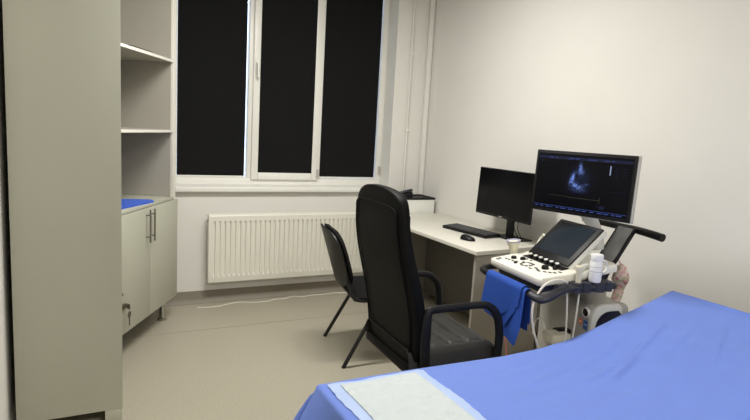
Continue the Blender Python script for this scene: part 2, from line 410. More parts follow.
HT = 2.5
U().box(-.030, 0, .0, UD, .12, HT, .001).build('side_panel', 'edge', ux)
U().box(-.052, -.030, .0, .022, .888, HT, .001).build('face_strip', 'edge', ux)
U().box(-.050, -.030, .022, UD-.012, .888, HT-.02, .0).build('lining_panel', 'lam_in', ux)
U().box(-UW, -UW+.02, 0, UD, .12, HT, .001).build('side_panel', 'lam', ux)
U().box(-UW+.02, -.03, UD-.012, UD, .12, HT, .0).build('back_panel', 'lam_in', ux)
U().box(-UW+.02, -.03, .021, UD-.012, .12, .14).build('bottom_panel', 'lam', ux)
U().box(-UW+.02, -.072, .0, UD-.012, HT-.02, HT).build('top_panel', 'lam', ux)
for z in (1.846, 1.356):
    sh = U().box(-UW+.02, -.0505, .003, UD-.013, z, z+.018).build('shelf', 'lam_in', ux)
    U().box(-UW+.02, -.0525, .0, .003, z, z+.018).build('edge_band', 'edge', sh)
U().box(-UW+.02, -.030, .0, UD-.012, .870, .887, .001).build('counter', 'lam', ux)
seam = -.474
for k, (x0, x1) in enumerate(((-UW+.001, seam-.0012), (seam+.0012, -.002))):
    d = U().box(x0, x1, -.018, -.001, .138, .868, .0012).build('door', 'lam', ux)
    xh = seam-.062 if k == 0 else seam+.006
    h = MB(); h.cyl((xh, -.046, .648), (xh, -.046, .862), .0058, n=12)
    for z in (.683, .827): h.cyl((xh, -.046, z), (xh, -.016, z), .0045, n=10)
    h.build('handle', 'brushed', d)
    if k == 0:
        xl = -.862
        lk = MB(); lk.cyl((xl, -.018, .318), (xl, -.030, .318), .017, n=20).box(xl-.006, xl+.040, -.028, -.020, .308, .328, .003); lk.cyl((xl+.016, -.018, .318), (xl+.016, -.040, .318), .009, n=16)
        MB().cyl((xl-.012, -.018, .395), (xl-.012, -.027, .395), .007).build('screw', 'brushed', d)
        lk.build('lock', 'key_steel', d)
        ky = MB(); ky.box(xl+.013, xl+.019, -.056, -.036, .300, .330, .002)
        bmk = Matrix.Translation((xl+.020, -.05, .262)) @ Matrix.Rotation(PI/2, 4, 'X')
        ky.lathe([(.004,-.002),(.020,-.002),(.020,.002),(.004,.002)], 18, bmk); ky.box(xl+.0145, xl+.0255, -.052, -.048, .195, .246, .001)
        ky.tube([(xl+.016,-.05,.304),(xl+.012,-.052,.29),(xl+.018,-.05,.272)], .0015, 6)
        ky.build('key', 'key_steel', d)
GX[0] = None
for x, y in ((-.10, .05), (-.10, UD-.05), (-UW+.07, .05), (-UW+.07, UD-.05)):
    MB().lathe([(.030, 0), (.034, .006), (.034, .014), (.022, .022), (.022, .1466)], mx=Matrix.Translation((x, y, 0))).build('foot', 'chrome', ux)
UM = Matrix.Translation((.588, 4.268, 0)) @ Matrix.Rotation(PI/2-ang, 4, 'Z')
# blue folded plastic sleeve on the counter, dark folder on the top shelf
t = thing('document_folder', 'flat blue plastic folder lying on the counter below the shelves', 'folder', UM @ Vector((-.58, .03, .029+.98*.887)), PI/2-ang-R(6))
MB().prism([(-.17, .0), (.235, .0), (.29, .05), (.20, .25), (-.17, .25)], 0, .003, 0).build('cover', 'folder', t)
MB().prism([(-.17, .004), (.232, .004), (.283, .05), (.196, .246), (-.17, .246)], .007, .010, 0).build('cover', 'folder', t)
MB().prism([(-.168, .008), (.228, .008), (.275, .05), (.19, .24), (-.168, .24)], .003, .007, 0).build('sheets', 'folder', t)
t = thing('document_folder', 'thin black folder lying on the highest open shelf', 'folder', UM @ Vector((-.66, .012, .029+.98*1.864)), PI/2-ang)
MB().box(0, .31, 0, .22, 0, .003, .001).box(0, .31, 0, .22, .007, .010, .001).build('cover', 'plastic_black', t)
MB().box(.004, .306, .004, .216, .003, .007).build('sheets', 'edge', t)

# ------------------------------------------------------------------ desk
t = thing('desk', 'pale grey desk along the right wall with rounded corner', 'desk', (0,0,0))
DX0, DX1, DY0, DY1, DZ = 2.13, 2.835, 2.725, 4.20, .75
poly = [(DX0+.01, DY0), (2.56, DY0+.035)]
for k in range(9):
    a = -PI/2+k/8*PI/2*.98
    poly.append((2.60+.225*math.cos(a), DY0+.20+.16*math.sin(a)-.0))
poly += [(DX1, DY0+.24), (DX1, DY1), (DX0+.02, DY1)]
top = MB().prism(poly, DZ-.025, DZ, .002).build('tabletop', 'desk_top', t)
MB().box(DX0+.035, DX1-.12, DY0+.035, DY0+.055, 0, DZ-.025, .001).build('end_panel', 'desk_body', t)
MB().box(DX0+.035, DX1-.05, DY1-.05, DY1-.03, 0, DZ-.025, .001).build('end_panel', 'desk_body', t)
MB().box(2.695, 2.715, DY0+.055, DY1-.05, .05, DZ-.025, .001).build('modesty_panel', 'desk_shaded', t)

# low box with a black tray top, behind the end of the desk
t = thing('pedestal_box', 'pale box with black tray top in the corner behind the desk', 'box', (2.335, 4.225, 0))
MB().box(0, .462, 0, .25, 0, .868, .003).build('body', 'us_light', t)
tr = MB(); tr.box(-.004, .466, -.004, .255, .868, .876, .002)
tr.box(-.004, .466, -.004, .008, .876, .886, .002).box(-.004, .008, .008, .243, .876, .886, .002).box(.454, .466, .008, .243, .876, .886, .002).box(-.004, .466, .243, .255, .876, .886, .002)
tr.build('tray', 'plastic_black', t)
t = thing('desk_telephone', 'small black wedge shaped device on the black tray in the corner', 'telephone', (2.55, 4.36, .876), R(-15))
MB().prism([(-.07, 0), (.07, 0), (.07, .05), (-.07, .012)], -.055, .055, .004, mx=Matrix.Rotation(PI/2, 4, 'X')).build('base', 'plastic_black', t)
MB().box(-.075, .085, -.022, .022, .0, .022, .008, 3, mx=Matrix.Translation((0, .0, .034)) @ Matrix.Rotation(-R(15.5), 4, 'Y')).build('handset', 'plastic_dark', t)

# desktop monitor
t = thing('computer_monitor', 'black switched off monitor standing on the desk', 'monitor', (2.665, 3.045, DZ), R(0))
# faces -x; local x points away from the sitter
tilt = Matrix.Translation((-.06, .034, .3125)) @ Matrix.Rotation(R(2.5), 4, 'Y')
MB().box(0, .022, -.2875, .2875, -.17, .17, .004, 3, mx=tilt).build('housing', 'plastic_black', t)
MB().box(.022, .045, -.15, .15, -.11, .10, .012, 3, mx=tilt).build('rear_cover', 'plastic_black', t)
MB().box(-.0012, .0, -.281, .281, -.152, .164, mx=tilt).build('display', 'screen_off', t)
MB().box(-.0016, -.0004, -.018, .018, -.1635, -.158, mx=tilt).build('badge', 'us_grey', t)
MB().box(-.012, .012, -.032, .032, .008, .26, .006, 3, mx=Matrix.Translation((.0,.0,0))).build('stand', 'plastic_black', t)
MB().box(-.055, .10, -.125, .125, 0, .010, .005, 3).build('base', 'plastic_black', t)
MB().tube([(.0,-.06,.20),(-.02,-.06,.10),(.01,-.075,.03),(.04,-.10,.012)], .003, 8).build('cable', 'plastic_black', t)
MB().tube([(.01,-.085,.20),(-.012,-.09,.09),(.02,-.10,.02)], .0026, 8).build('cable', 'plastic_black', t)

# keyboard and mouse
t = thing('keyboard', 'black computer keyboard on the desk in front of the monitor', 'keyboard', (2.522, 3.305, DZ), R(-83))
# local x along the keyboard (screen right), local y away from the sitter
MB().box(-.228, .228, -.078, .075, 0, .022, .006, 3, mx=Matrix.Rotation(R(3), 4, 'X') @ Matrix.Translation((0,0,.003))).build('body', 'plastic_black', t)
k = MB()
km = Matrix.Rotation(R(3), 4, 'X')
for r in range(6):
    x = -.219
    y = .052-r*.0205
    while x < .205:
        wk = .0165 if not (r == 5 and -.14 < x < -.05) else .095
        if not (.055+.02 > x > .055 or .135 > x > .125): k.box(x, x+wk, y-.0075, y+.0075, .022, .0275, .0015, 1, mx=km)
        x += wk+.0028
k.build('keys', 'key_caps', t)
t = thing('computer_mouse', 'black computer mouse near the front edge of the desk', 'mouse', (2.315, 3.06, DZ), R(-75))
def msh(u, v):
    a = -1+2*u; wd = max(0, 1-abs(a)**2.4)**(1/2.2); ph = PI*v
    return (.058*a, .033*wd*math.cos(ph), .002+.034*wd**.8*math.sin(ph)*(1-.22*a))
MB().grid(msh, 25, 17).build('shell', 'plastic_black', t, 60)
MB().cyl((.028, -.003, .029), (.028, .003, .029), .006).build('scroll_wheel', 'us_grey', t)

# ------------------------------------------------------------------ office chair
t = thing('office_chair', 'tall black leather office chair with loop armrests', 'chair', (1.462, 2.19, 0), R(-3.5))
GX[0] = Matrix.Translation((0, 0, 1.45*.06)) @ Matrix.Scale(.94, 4)
BW = .292; ZB, ZT = .375, 1.195
def back_x(z):   # rear surface of the backrest, lumbar bulge forward
    q = (z-ZB)/(ZT-ZB)
    q = min(1, max(0, q)); return -.215-.115*q**.75+.018*math.sin(2*PI*q)
def back_w(q):
    w = BW*(.90+.10*math.sin(PI*min(1, q*1.1)))
    if q > .86: w *= max(.03, 1-((q-.86)/.14)**2.6)**(1/2.9)
    if q < .10: w *= .80+.20*math.sqrt(1-((.10-q)/.10)**2)
    return w
# one closed padded shell: loft of rounded cross sections
b = MB(); nz = 56; ns = 32
rings = []
for i in range(nz):
    q = i/(nz-1); q = .5-.5*math.cos(PI*q) if i not in (0, nz-1) else q
    z = ZB+(ZT-ZB)*q; wv = back_w(q); th = .085*(.75+.25*math.sin(PI*min(1, q*1.2)))
    edge = min(1, q/.05, (1-q)/.03+.15); th *= .45+.55*math.sqrt(max(0, min(1, edge)))
    ring = []
    for k in range(ns):
        a = 2*PI*k/ns; c, sn = math.cos(a), math.sin(a); p = .45
        dy = math.copysign(abs(c)**p, c)*wv; dx = math.copysign(abs(sn)**p, sn)*th/2
        ring.append(b.bm.verts.new((back_x(z)+th/2+dx-.02*(abs(dy)/wv)**2*0, dy, z)))
    rings.append(ring)
for i in range(nz-1):
    for k in range(ns): b.bm.faces.new((rings[i][k], rings[i][(k+1)%ns], rings[i+1][(k+1)%ns], rings[i+1][k]))
b.bm.faces.new(rings[0][::-1]); b.bm.faces.new(rings[-1])
bk = b.build('backrest', 'leather', t, 60)
# piping seam round the rear panel
pp = []
for q in [.08+.80*k/20 for k in range(21)]: pp.append((back_x(ZB+(ZT-ZB)*q)-.0005, -back_w(q)*.86, ZB+(ZT-ZB)*q))
qq = [(back_x(ZB+(ZT-ZB)*.90)-.0005, y, ZB+(ZT-ZB)*.905) for y in (-.16, 0, .16)]
pr = [(x, -y, z) for x, y, z in reversed(pp)]
MB().tube(pp+qq+pr, .0045, 8, True, 2).build('piping', 'leather', bk)
# front cushions
MB().grid(lambda u, v: (back_x(.50+.58*v)+.078+.022*(1-abs(2*u-1)**4)*(.55+.45*abs(math.sin(v*PI*3))), (2*u-1)*.215, .50+.58*v), 16, 30, .02).build('front_cushion', 'leather', bk, 60)
# seat with stitched channels
def seat_top(u, v):
    x = -.235+.50*u; y = (2*v-1)*.262
    e = abs(2*v-1); ed = min(1, (1-e)/.16); fd = min(1, (1-u)/.16)
    z = .385+.085*math.sqrt(max(0, 1-(1-ed)**2))*math.sqrt(max(0, 1-(1-fd)**2))
    z -= .015*math.exp(-((abs((u*5.0+.25*math.sin(PI*v)) % 1-.5)-.0)/.09)**2)*(1 if e < .78 else 0) if .12 < u < .93 else 0
    z -= .010*math.exp(-((e-.78)/.035)**2) if u > .05 else 0
    return (x, y, z-.02*(1-u)*.5)
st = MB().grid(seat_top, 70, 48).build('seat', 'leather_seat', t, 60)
MB().box(-.235, .262, -.258, .258, .335, .392, .02, 3).build('seat_pan', 'leather', t)
for sgn, nm in ((-1, 'armrest'), (1, 'armrest')):
    y = .287*sgn
    a = MB(); a.tube([(-.05, y*.9, .352), (-.150, y*.97, .375), (-.172, y, .45), (-.175, y, .55), (-.172, y, .640), (-.148, y, .664), (-.02, y, .668), (.11, y, .670), (.165, y, .654), (.208, y, .609), (.229, y, .53), (.231, y, .44), (.222, y*.98, .38), (.15, y*.90, .352)], [.012, .016, .020, .020, .018, .0145, .014, .014, .0145]+[.0155]*4+[.012], 12, True, 6, 1.35)
    a.build(nm, 'plastic_black', t, 60)
MB().lathe([(.05, .30), (.05, .335), (.03, .338)]).build('seat_plate', 'steel_black', t)
GX[0] = None
MB().lathe([(.026, .10), (.026, .24), (.017, .242), (.017, .385)]).build('gas_column', 'steel_black', t)
sb = MB()
for k in range(5):
    a = 2*PI*k/5+.3; c, sn = math.cos(a), math.sin(a)
    sb.tube([(.02*c, .02*sn, .105), (.15*c, .15*sn, .095), (.29*c, .29*sn, .072)], [.026, .021, .015], 10, True, 5)
sb.lathe([(.04, .075), (.04, .13), (.03, .14)]); sb.build('star_base', 'plastic_black', t)
for k in range(5):
    a = 2*PI*k/5+.3; c, sn = math.cos(a)*.285, math.sin(a)*.285
    cs = MB(); tx = Vector((-math.sin(a), math.cos(a), 0))
    for o in (-.014, .014):
        p = Vector((c, sn, .027))+tx*o; cs.cyl(p-tx*.008, p+tx*.008, .027, n=18)
    cs.cyl((c, sn, .03), (c, sn, .075), .008, n=10); cs.build('caster', 'plastic_black', t)

# ------------------------------------------------------------------ visitor chair
t = thing('visitor_chair', 'small black stacking chair between the radiator and office chair', 'chair', (1.706, 3.21, 0), R(-10))
def vback(u, v):
    e = 2*u-1; q = .5-.5*math.cos(PI*v); y = e*.228*max(0, 1-abs(2*q-1)**3.6)**(1/3.2)*(.96+.04*math.sin(PI*q)); z = .47+.37*q
    x = -.215-.115*q-.035*(1-(y/.228)**2)
    return (x, y, z)
MB().grid(lambda u, v: vback(u, .02+.96*v), 24, 30, .010).build('back_shell', 'plastic_black', t, 60)
def vpad(u, v):
    x, y, z = vback(u*.97+.015, v*.94+.03)
    e = max(0, (1-abs(2*u-1)**6)*(1-abs(2*v-1)**6))**.6
    return (x+.014+.046*e, y, z)
MB().grid(vpad, 26, 30).build('backrest', 'fabric_black', t, 60)
def vseat(u, v):
    x = -.20+.42*u; e = (2*v-1); y = e*.235
    if u > .85: y *= math.sqrt(max(.05, 1-((u-.85)/.15*.6)**2))
    if u < .15: y *= math.sqrt(max(.05, 1-((.15-u)/.15*.6)**2))
    return (x, y, .425+.045*(1-abs(e)**5)*(1-abs(2*u-1)**6))
MB().grid(vseat, 22, 22).build('seat', 'fabric_black', t, 60)
MB().grid(lambda u, v: tuple(Vector(vseat(u*.98+.01, v*.98+.01))*1 - Vector((0, 0, .02+.045*(1-abs(2*v-1)**5)*(1-abs(2*u-1)**6)))), 16, 16, .012).build('seat_shell', 'plastic_black', t, 60)
for sg in (-1, 1):
    y = .272*sg
    MB().tube([(-.265, y, .0), (-.05, y*.93, .40)], .0125, 12, False).build('leg', 'steel_black', t)
    MB().tube([(.255, y, .0), (.06, y*.93, .40)], .0125, 12, False).build('leg', 'steel_black', t)
    MB().tube([(-.06, y*.93, .398), (.08, y*.93, .398)], .0125, 12, False).build('side_rail', 'steel_black', t)
    MB().tube([(.0, y*.80, .402), (-.12, y*.80, .405), (-.195, y*.8, .425), (-.235, y*.75, .50), (-.27, y*.75, .64)], .010, 10).build('back_bracket', 'steel_black', t)
b = MB(); b.tube([(-.06, -.253, .398), (-.06, .253, .398)], .011, 12, False).tube([(.08, -.253, .398), (.08, .253, .398)], .011, 12, False); b.build('cross_rail', 'steel_black', t)

# ------------------------------------------------------------------ ultrasound machine
CO = Vector((1.80*1.04, 2.0*1.04, 0)); CRZ = R(-7)
CM = Matrix.Translation(CO) @ Matrix.Rotation(CRZ, 4, 'Z')
t = us = thing('ultrasound_machine', 'wheeled ultrasound machine with lit screen beside the right wall', 'medical machine', CO, CRZ)
# local x = away from the operator, y = operator's left (towards the desk), z up
GM = Matrix.Translation((0, 0, 1.45*(1-1.04))) @ Matrix.Scale(1.04, 4)
GX[0] = GM
# console slab (white), sloping
con = MB()
con.prism([(.0, -.21), (-.012, -.19), (-.012, .19), (.0, .21), (.20, .215), (.42, .20), (.44, .16), (.44, -.16), (.42, -.20), (.20, -.215)], -.038, 0, .010,
          mx=Matrix.Translation((0, 0, .850)) @ Matrix.Rotation(-math.atan(.12), 4, 'Y'))
con = con.build('console', 'us_white', us)
MB().prism([(.02, -.17), (.02, .17), (.40, .15), (.40, -.15)], -.085, -.038, .015, mx=Matrix.Translation((0, 0, .850)) @ Matrix.Rotation(-math.atan(.12), 4, 'Y')).build('console_underside', 'plastic_dark', us)
KM = Matrix.Translation((0, 0, .850)) @ Matrix.Rotation(-math.atan(.12), 4, 'Y')
# buttons: small dark keys in arcs, knobs, trackball
def button(x, y, w, d, rz=0, m='key_caps', h=.004):
    MB().box(-w/2, w/2, -d/2, d/2, 0, h, .001, 1, mx=KM @ Matrix.Translation((x, y, -.0005)) @ Matrix.Rotation(rz, 4, 'Z')).build('button', m, con)
def knob(x, y, r, h, m='plastic_black'):
    MB().lathe([(r*1.05, -.0005), (r, h*.75), (r*.85, h), (.001, h)], 18, KM @ Matrix.Translation((x, y, 0))).build('knob', m, con)
button(.012, .165, .010, .022); button(.030, .172, .008, .020)
knob(.085, .135, .013, .012); knob(.110, .095, .013, .012)
for y, x in ((.15, .05), (.125, .052), (.10, .056), (.075, .062), (.05, .085), (.02, .10), (-.005, .10)): button(x, y, .008, .016)
for a in range(8):
    th = 2*PI*a/8
    button(.075+.026*math.cos(th), .012+.030*math.sin(th), .008, .016, th+PI/2*0)
MB().lathe([(.016, -.0005), (.016, .002), (.012, .006), (.001, .008)], 18, KM @ Matrix.Translation((.075, .012, 0))).build('trackball', 'us_light', con)
knob(.045, .062, .008, .008)
knob(.105, -.088, .016, .016); knob(.135, -.120, .010, .012)
for y, x in ((-.06, .075), (-.085, .065), (-.105, .058), (-.13, .072), (-.15, .085), (-.165, .10), (-.05, .05), (-.17, .125)): button(x, y, .008, .017, .25)
for y in (.09, .055): button(.13, y, .007, .014)
# row of small lit-topped knobs under the touch screen
KB = .166
for k in range(6):
    y = .098-.041*k
    MB().lathe([(.0105, -.001), (.0105, .016), (.0100, .019)], 16, KM @ Matrix.Translation((KB-.008, y, .001))).build('knob', 'plastic_black', con)
    MB().lathe([(.0092, .019), (.0092, .024), (.001, .0245)], 16, KM @ Matrix.Translation((KB-.008, y, .001))).build('knob_cap', 'us_white' if k < 2 else 'bottle', con)
MB().box(.146, .190, -.150, .150, -.001, .004, .002, 1, mx=KM).build('knob_strip', 'plastic_black', con)
# touch screen, leaning back
TM = Matrix.Translation((.277, .0, .968)) @ Matrix.Rotation(R(47), 4, 'Y')   # local -x is the face normal before the lean
ts = MB().box(-.010, .0, -.152, .152, -.128, .122, .004, 2, mx=TM).build('touchscreen', 'plastic_black', us)
MB().box(-.0112, -.0100, -.122, .122, -.088, .104, mx=TM).build('display', 'touch_glass', ts)
MB().box(0, .026, -.156, .154, -.130, .123, .008, 3, mx=TM).build('rear_shell', 'us_light', ts)
MB().box(.02, .07, -.10, .10, -.13, .02, .012, 2, mx=TM).build('tilt_bracket', 'us_light', ts)
# big monitor, turned towards the couch
MMx = Matrix.Translation((.334, .005, 1.251)) @ Matrix.Rotation(R(24), 4, 'Z') @ Matrix.Rotation(R(3), 4, 'Y')
mo = MB().box(.0, .020, -.251, .251, -.153, .153, .003, 2, mx=MMx).build('monitor', 'plastic_black', us)
MB().box(.012, .048, -.2535, .2535, -.1555, .1555, .006, 3, mx=MMx).build('rear_shell', 'silver', mo)
scr = MB().box(-.0012, .0, -.238, .238, -.136, .138).build('display', 'echo', mo, gx=False); scr.matrix_local = GM @ MMx
sx = -.0016
def marks(name, m, rects):
    for y0, y1, za, zb in rects: MB().box(sx-.0004, sx, y0, y1, za, zb, mx=MMx).build(name, m, mo, 0)
marks('screen_bar', 'scr_blue', [(-.236, .236, .112, .127)])
rects = []
for y, w_ in ((.165, .02), (.14, .012), (.06, .03), (.03, .02), (-.03, .012), (-.05, .03), (-.115, .022), (-.145, .012)): rects.append((y-w_/2, y+w_/2, .117, .121))
marks('screen_text', 'scr_text', rects)
rects = [(.205, .222, .096, .100), (.20, .222, .101, .103)]
for k in range(5): rects.append((-.175, -.160, .085-.012*k, .088-.012*k))
for k in range(4): rects.append((-.215, -.195, .088-.013*k, .091-.013*k))
for k in range(4): rects.append((-.150-.018*k-.013, -.150-.018*k, -.024, -.021))
rects += [(-.13, -.105, -.108, -.092), (-.10, -.09, -.10, -.096)]
marks('screen_text', 'scr_blue', rects)
marks('grey_scale_bar', 'scr_pale', [(-.139, -.134, .055, .098)])
marks('trace_line', 'scr_trace', [(.06, .16, -.0685, -.0670), (-.10, .06, -.0705, -.0685), (-.102, -.100, -.085, -.055)])
rects = [(-.236, .236, -.1215, -.1195)]
random.seed(3)
y = .225
while y > -.225:
    w_ = random.uniform(.008, .03); rects.append((y-w_, y, -.130, -.126)); y -= w_+random.uniform(.006, .02)
marks('screen_text', 'scr_text', rects)
# monitor neck
MB().tube([(.37, .02, 1.14), (.41, .02, 1.10), (.46, .01, 1.02), (.48, 0, .93)], [.035, .035, .03, .03], 14, True, 5).build('monitor_neck', 'us_light', us)
# slanted smoked plate and rear handle bar
PMx = Matrix.Translation((.505, -.075, .945)) @ Matrix.Rotation(R(33), 4, 'Y')
pl = MB().box(-.008, .008, -.050, .050, -.175, .125, .004, 2, mx=PMx).build('rear_arm', 'smoky', us)
MB().box(-.011, .011, -.056, -.049, -.178, .128, .003, 2, mx=PMx).build('arm_edge', 'plastic_black', pl)
MB().box(-.011, .011, .049, .054, -.178, .128, .003, 2, mx=PMx).build('arm_edge', 'plastic_black', pl)
MB().tube([(.575, .24, 1.045), (.588, .20, 1.046), (.590, .0, 1.046), (.595, -.10, 1.046), (.600, -.20, 1.041), (.602, -.265, 1.036)], [.017, .018, .017, .018, .019, .019], 14, True, 5).build('rear_handle', 'plastic_black', us)
# front handle loop
MB().tube([(.20, .195, .800), (.10, .208, .803), (.02, .203, .806), (-.055, .178, .806), (-.085, .13, .803), (-.088, .0, .802), (-.086, -.16, .802), (-.075, -.235, .800)], [.013]*2+[.016]+[.014]*5, 12, True, 6).build('front_handle', 'plastic_black', us)
MB().tube([(-.078, -.225, .798), (-.060, -.285, .786), (-.02, -.292, .796), (.05, -.275, .812), (.12, -.26, .818), (.20, -.25, .815)], [.018, .024, .024, .021, .018, .014], 12, True, 6, .8).build('side_grip', 'plastic_dark', us)
# holder block on the near side
hb = MB()
hb.tube([(.05, -.245, .815), (.34, -.245, .812)], .020, 10, False)
for x in (.155, .205, .275, .325): hb.cyl((x, -.245, .795), (x, -.245, .838), .032 if x in (.275,) else .026, n=18)
hb.box(.10, .40, -.23, -.12, .79, .82, .008); hb.build('probe_holder', 'plastic_dark', us)
MB().tube([(.28, -.235, .880), (.310, -.235, .876), (.326, -.237, .895), (.322, -.237, .918), (.302, -.238, .930), (.278, -.238, .928)], .006, 10).build('ring_holder', 'us_light', us)
MB().tube([(.19, -.205, .885), (.26, -.175, .892), (.33, -.165, .895)], [.014, .012, .010], 10).build('side_arm', 'us_light', us)
# left holder cup
MB().lathe([(.020, -.03), (.021, .0), (.0225, .012), (.030, .030), (.034, .044)], 20, Matrix.Translation((.15, .238, .882)) @ Matrix.Rotation(R(-8), 4, 'Y')).build('holder_cup', 'probe_beige', us)
MB().lathe([(.033, .041), (.037, .043), (.037, .049), (.032, .0495), (.030, .045), (.002, .040)], 20, Matrix.Translation((.15, .238, .882)) @ Matrix.Rotation(R(-8), 4, 'Y')).build('cup_rim', 'lilac', us)
MB().tube([(.15, .236, .855), (.16, .20, .845)], .012, 8, False).build('cup_bracket', 'us_light', us)
# lower body with rounded shell and dark side panel
bd = MB(); bd.box(.335, .57, -.165, .235, .27, .69, .03, 4); bd = bd.build('body', 'us_grey', us)
fr2 = MB()
def arch(x0, x1, z1_, r, zb=.27, n=8):
    pts = [(x0, zb), (x0, z1_-r)]
    for k in range(1, n+1):
        a = PI-PI/2*k/n; pts.append((x0+r+r*math.cos(a), z1_-r+r*math.sin(a)))
    pts += [(x1-.02, z1_), (x1, z1_-.02), (x1, zb)]
    return pts
ym = Matrix.Rotation(PI/2, 4, 'X')
fr2.prism(arch(.330, .508, .697, .06), .150, .176, .006, mx=ym).build('side_frame', 'us_light', bd)
MB().prism(arch(.352, .500, .668, .075), .1765, .180, .002, mx=ym).build('side_panel', 'navy', bd)
cyc = Matrix.Translation((.336, -.128, .652)) @ Matrix.Rotation(-PI/2, 4, 'Y')
MB().lathe([(.025, -.004), (.025, .004), (.021, .010), (.020, .006), (.001, .006)], 22, cyc).build('socket_ring', 'us_light', bd)
MB().lathe([(.019, .0062), (.014, .009), (.001, .009)], 22, cyc).build('socket', 'plastic_black', bd)
MB().box(.332, .3355, -.108, -.085, .585, .612, .001, 1).build('sticker', 'orange', bd)
MB().box(.3312, .3322, -.1015, -.0915, .593, .604).build('sticker_mark', 'sticker_pale', bd)
MB().box(.332, .3355, -.152, -.118, .570, .612, .001, 1).build('sticker', 'sticker_blue', bd)
MB().box(.3312, .3322, -.145, -.125, .590, .597).build('sticker_mark', 'sticker_light', bd)
MB().box(.38, .50, -.08, .08, .66, .86, .02, 3).build('column', 'us_grey', us)
# transducer plug and cables
tp = MB().box(.19, .30, -.085, .0, .485, .53, .008, 2).build('transducer_plug', 'probe_beige', us)
MB().box(.26, .336, -.04, .010, .49, .535, .006, 2).build('plug_socket', 'plastic_black', us)
MB().tube([(.22, -.0, .51), (.21, .01, .545), (.205, .02, .565), (.20, .05, .570), (.20, .075, .54), (.20, .08, .48)], .0045, 8).build('plug_cable', 'cable_white', tp)

MB().tube([(.05, .16, .78), (.06, .15, .60), (.03, .13, .45), (.05, .12, .30)], .005, 8).build('cable', 'cable_red', us)
MB().tube([(.02, .13, .77), (.02, .10, .60), (.03, .06, .46), (.05, .05, .30), (.08, .05, .18)], .004, 8).build('cable', 'cable_red', us)
GX[0] = None
MB().box(.0, .64, -.20, .20, .09, .18, .03, 3).build('foot_base', 'us_grey', us)
MB().box(.34, .62, -.15, .15, .17, .29, .02, 2).build('pedestal', 'plastic_dark', us)
for x, y in ((.05, -.17), (.05, .17), (.58, -.17), (.58, .17)):
    cs = MB(); cs.cyl((x, y-.018, .045), (x, y+.018, .045), .045, n=22).cyl((x, y, .06), (x, y, .10), .014, n=12); cs.build('caster', 'plastic_dark', us)
# white transducers in the holder with their cables: held things of their own
def lw(p): return CM @ GM @ Vector(p)
t = thing('ultrasound_probe', 'slim beige probe standing in the machine holder beside the bottle', 'probe', lw((.165, -.245, .838)), CRZ)
MB().lathe([(.010, -.05), (.012, .0), (.013, .045), (.017, .055), (.018, .074), (.014, .080), (.002, .081)], 18).build('body', 'probe_beige', t)
MB().tube([(0, 0, -.048), (.034, .025, -.035), (.032, .025, -.14), (.027, .025, -.235), (.020, .025, -.30), (.03, .06, -.40)], .0045, 8).build('cable', 'cable_white', t)
t = thing('probe_cable', 'white probe cable looping over the dark side grip', 'cable', lw((.075, -.27, .842)), CRZ)
MB().tube([(.055, .05, -.03), (.02, .015, .002), (-.028, 0, .019), (-.07, 0, .018), (-.114, 0, -.004), (-.15, 0, -.055), (-.163, 0, -.118), (-.145, 0.005, -.20), (-.108, .01, -.285), (-.05, .04, -.40)], .0052, 8, True, 8).build('cable', 'cable_white', t)
MB().tube([(.055, .05, -.03), (.066, .05, -.135), (.074, .05, -.23), (.072, .05, -.30), (.07, .08, -.40)], .0045, 8).build('cable', 'cable_white', t)
t = thing('probe_cable', 'white curled cable behind the left edge of the touchscreen', 'cable', lw((.16, .225, .855)), CRZ)
MB().tube([(.09, -.02, .0), (.13, .0, .06), (.15, -.01, .105), (.13, -.05, .115), (.14, -.07, .07), (.16, -.06, .02)], .007, 10).build('cable', 'cable_white', t)

# gel bottle in the holder
t = thing('gel_bottle', 'white plastic gel bottle standing in the machine side holder', 'bottle', lw((.255, -.245, .848)), CRZ)
MB().lathe([(.025, -.01), (.028, -.004), (.028, .084), (.0265, .088), (.0265, .089)], 26).build('bottle', 'bottle', t)
MB().lathe([(.027, .089), (.028, .091), (.028, .116), (.0265, .120), (.002, .1245)], 26).build('cap', 'bottle', t)
for z in (.040, .062): MB().lathe([(.0283, z), (.0284, z+.0018)], 26).build('scale_mark', 'bottle_mark', t)

def smooth01(q): return q*q*(3-2*q)
# floral cloth hanging from the rear arm
t = thing('fabric_pouch', 'pink and cream patterned soft bundle hanging behind the bottle', 'fabric', lw((.55, -.085, .665)), CRZ)
b = MB(); rings = []
nz, ns = 22, 20
for i in range(nz):
    q = i/(nz-1); z = .22*q
    r = .017+.024*math.exp(-((q-.68)/.20)**2)+.008*math.exp(-((q-.2)/.2)**2)
    if i in (0, nz-1): r *= .3
    cx, cy = .012*math.sin(q*5), .012-.035*smooth01(q)
    rings.append([b.bm.verts.new((cx+r*math.cos(2*PI*k/ns)*(1+.25*noise.noise((k*.8, q*6, 1))), cy+r*math.sin(2*PI*k/ns)*(1+.3*noise.noise((k*.9, q*6, 5))), z+.006*noise.noise((k, q*5, 2)))) for k in range(ns)])
for i in range(nz-1):
    for k in range(ns): b.bm.faces.new((rings[i][k], rings[i][(k+1)%ns], rings[i+1][(k+1)%ns], rings[i+1][k]))
b.bm.faces.new(rings[0][::-1]); b.bm.faces.new(rings[-1]); b.build('pouch', 'floral', t, 70)
MB().tube([(.0, -.01, .21), (-.02, .0, .24), (-.03, .01, .275)], .003, 8).build('cord', 'floral', t)

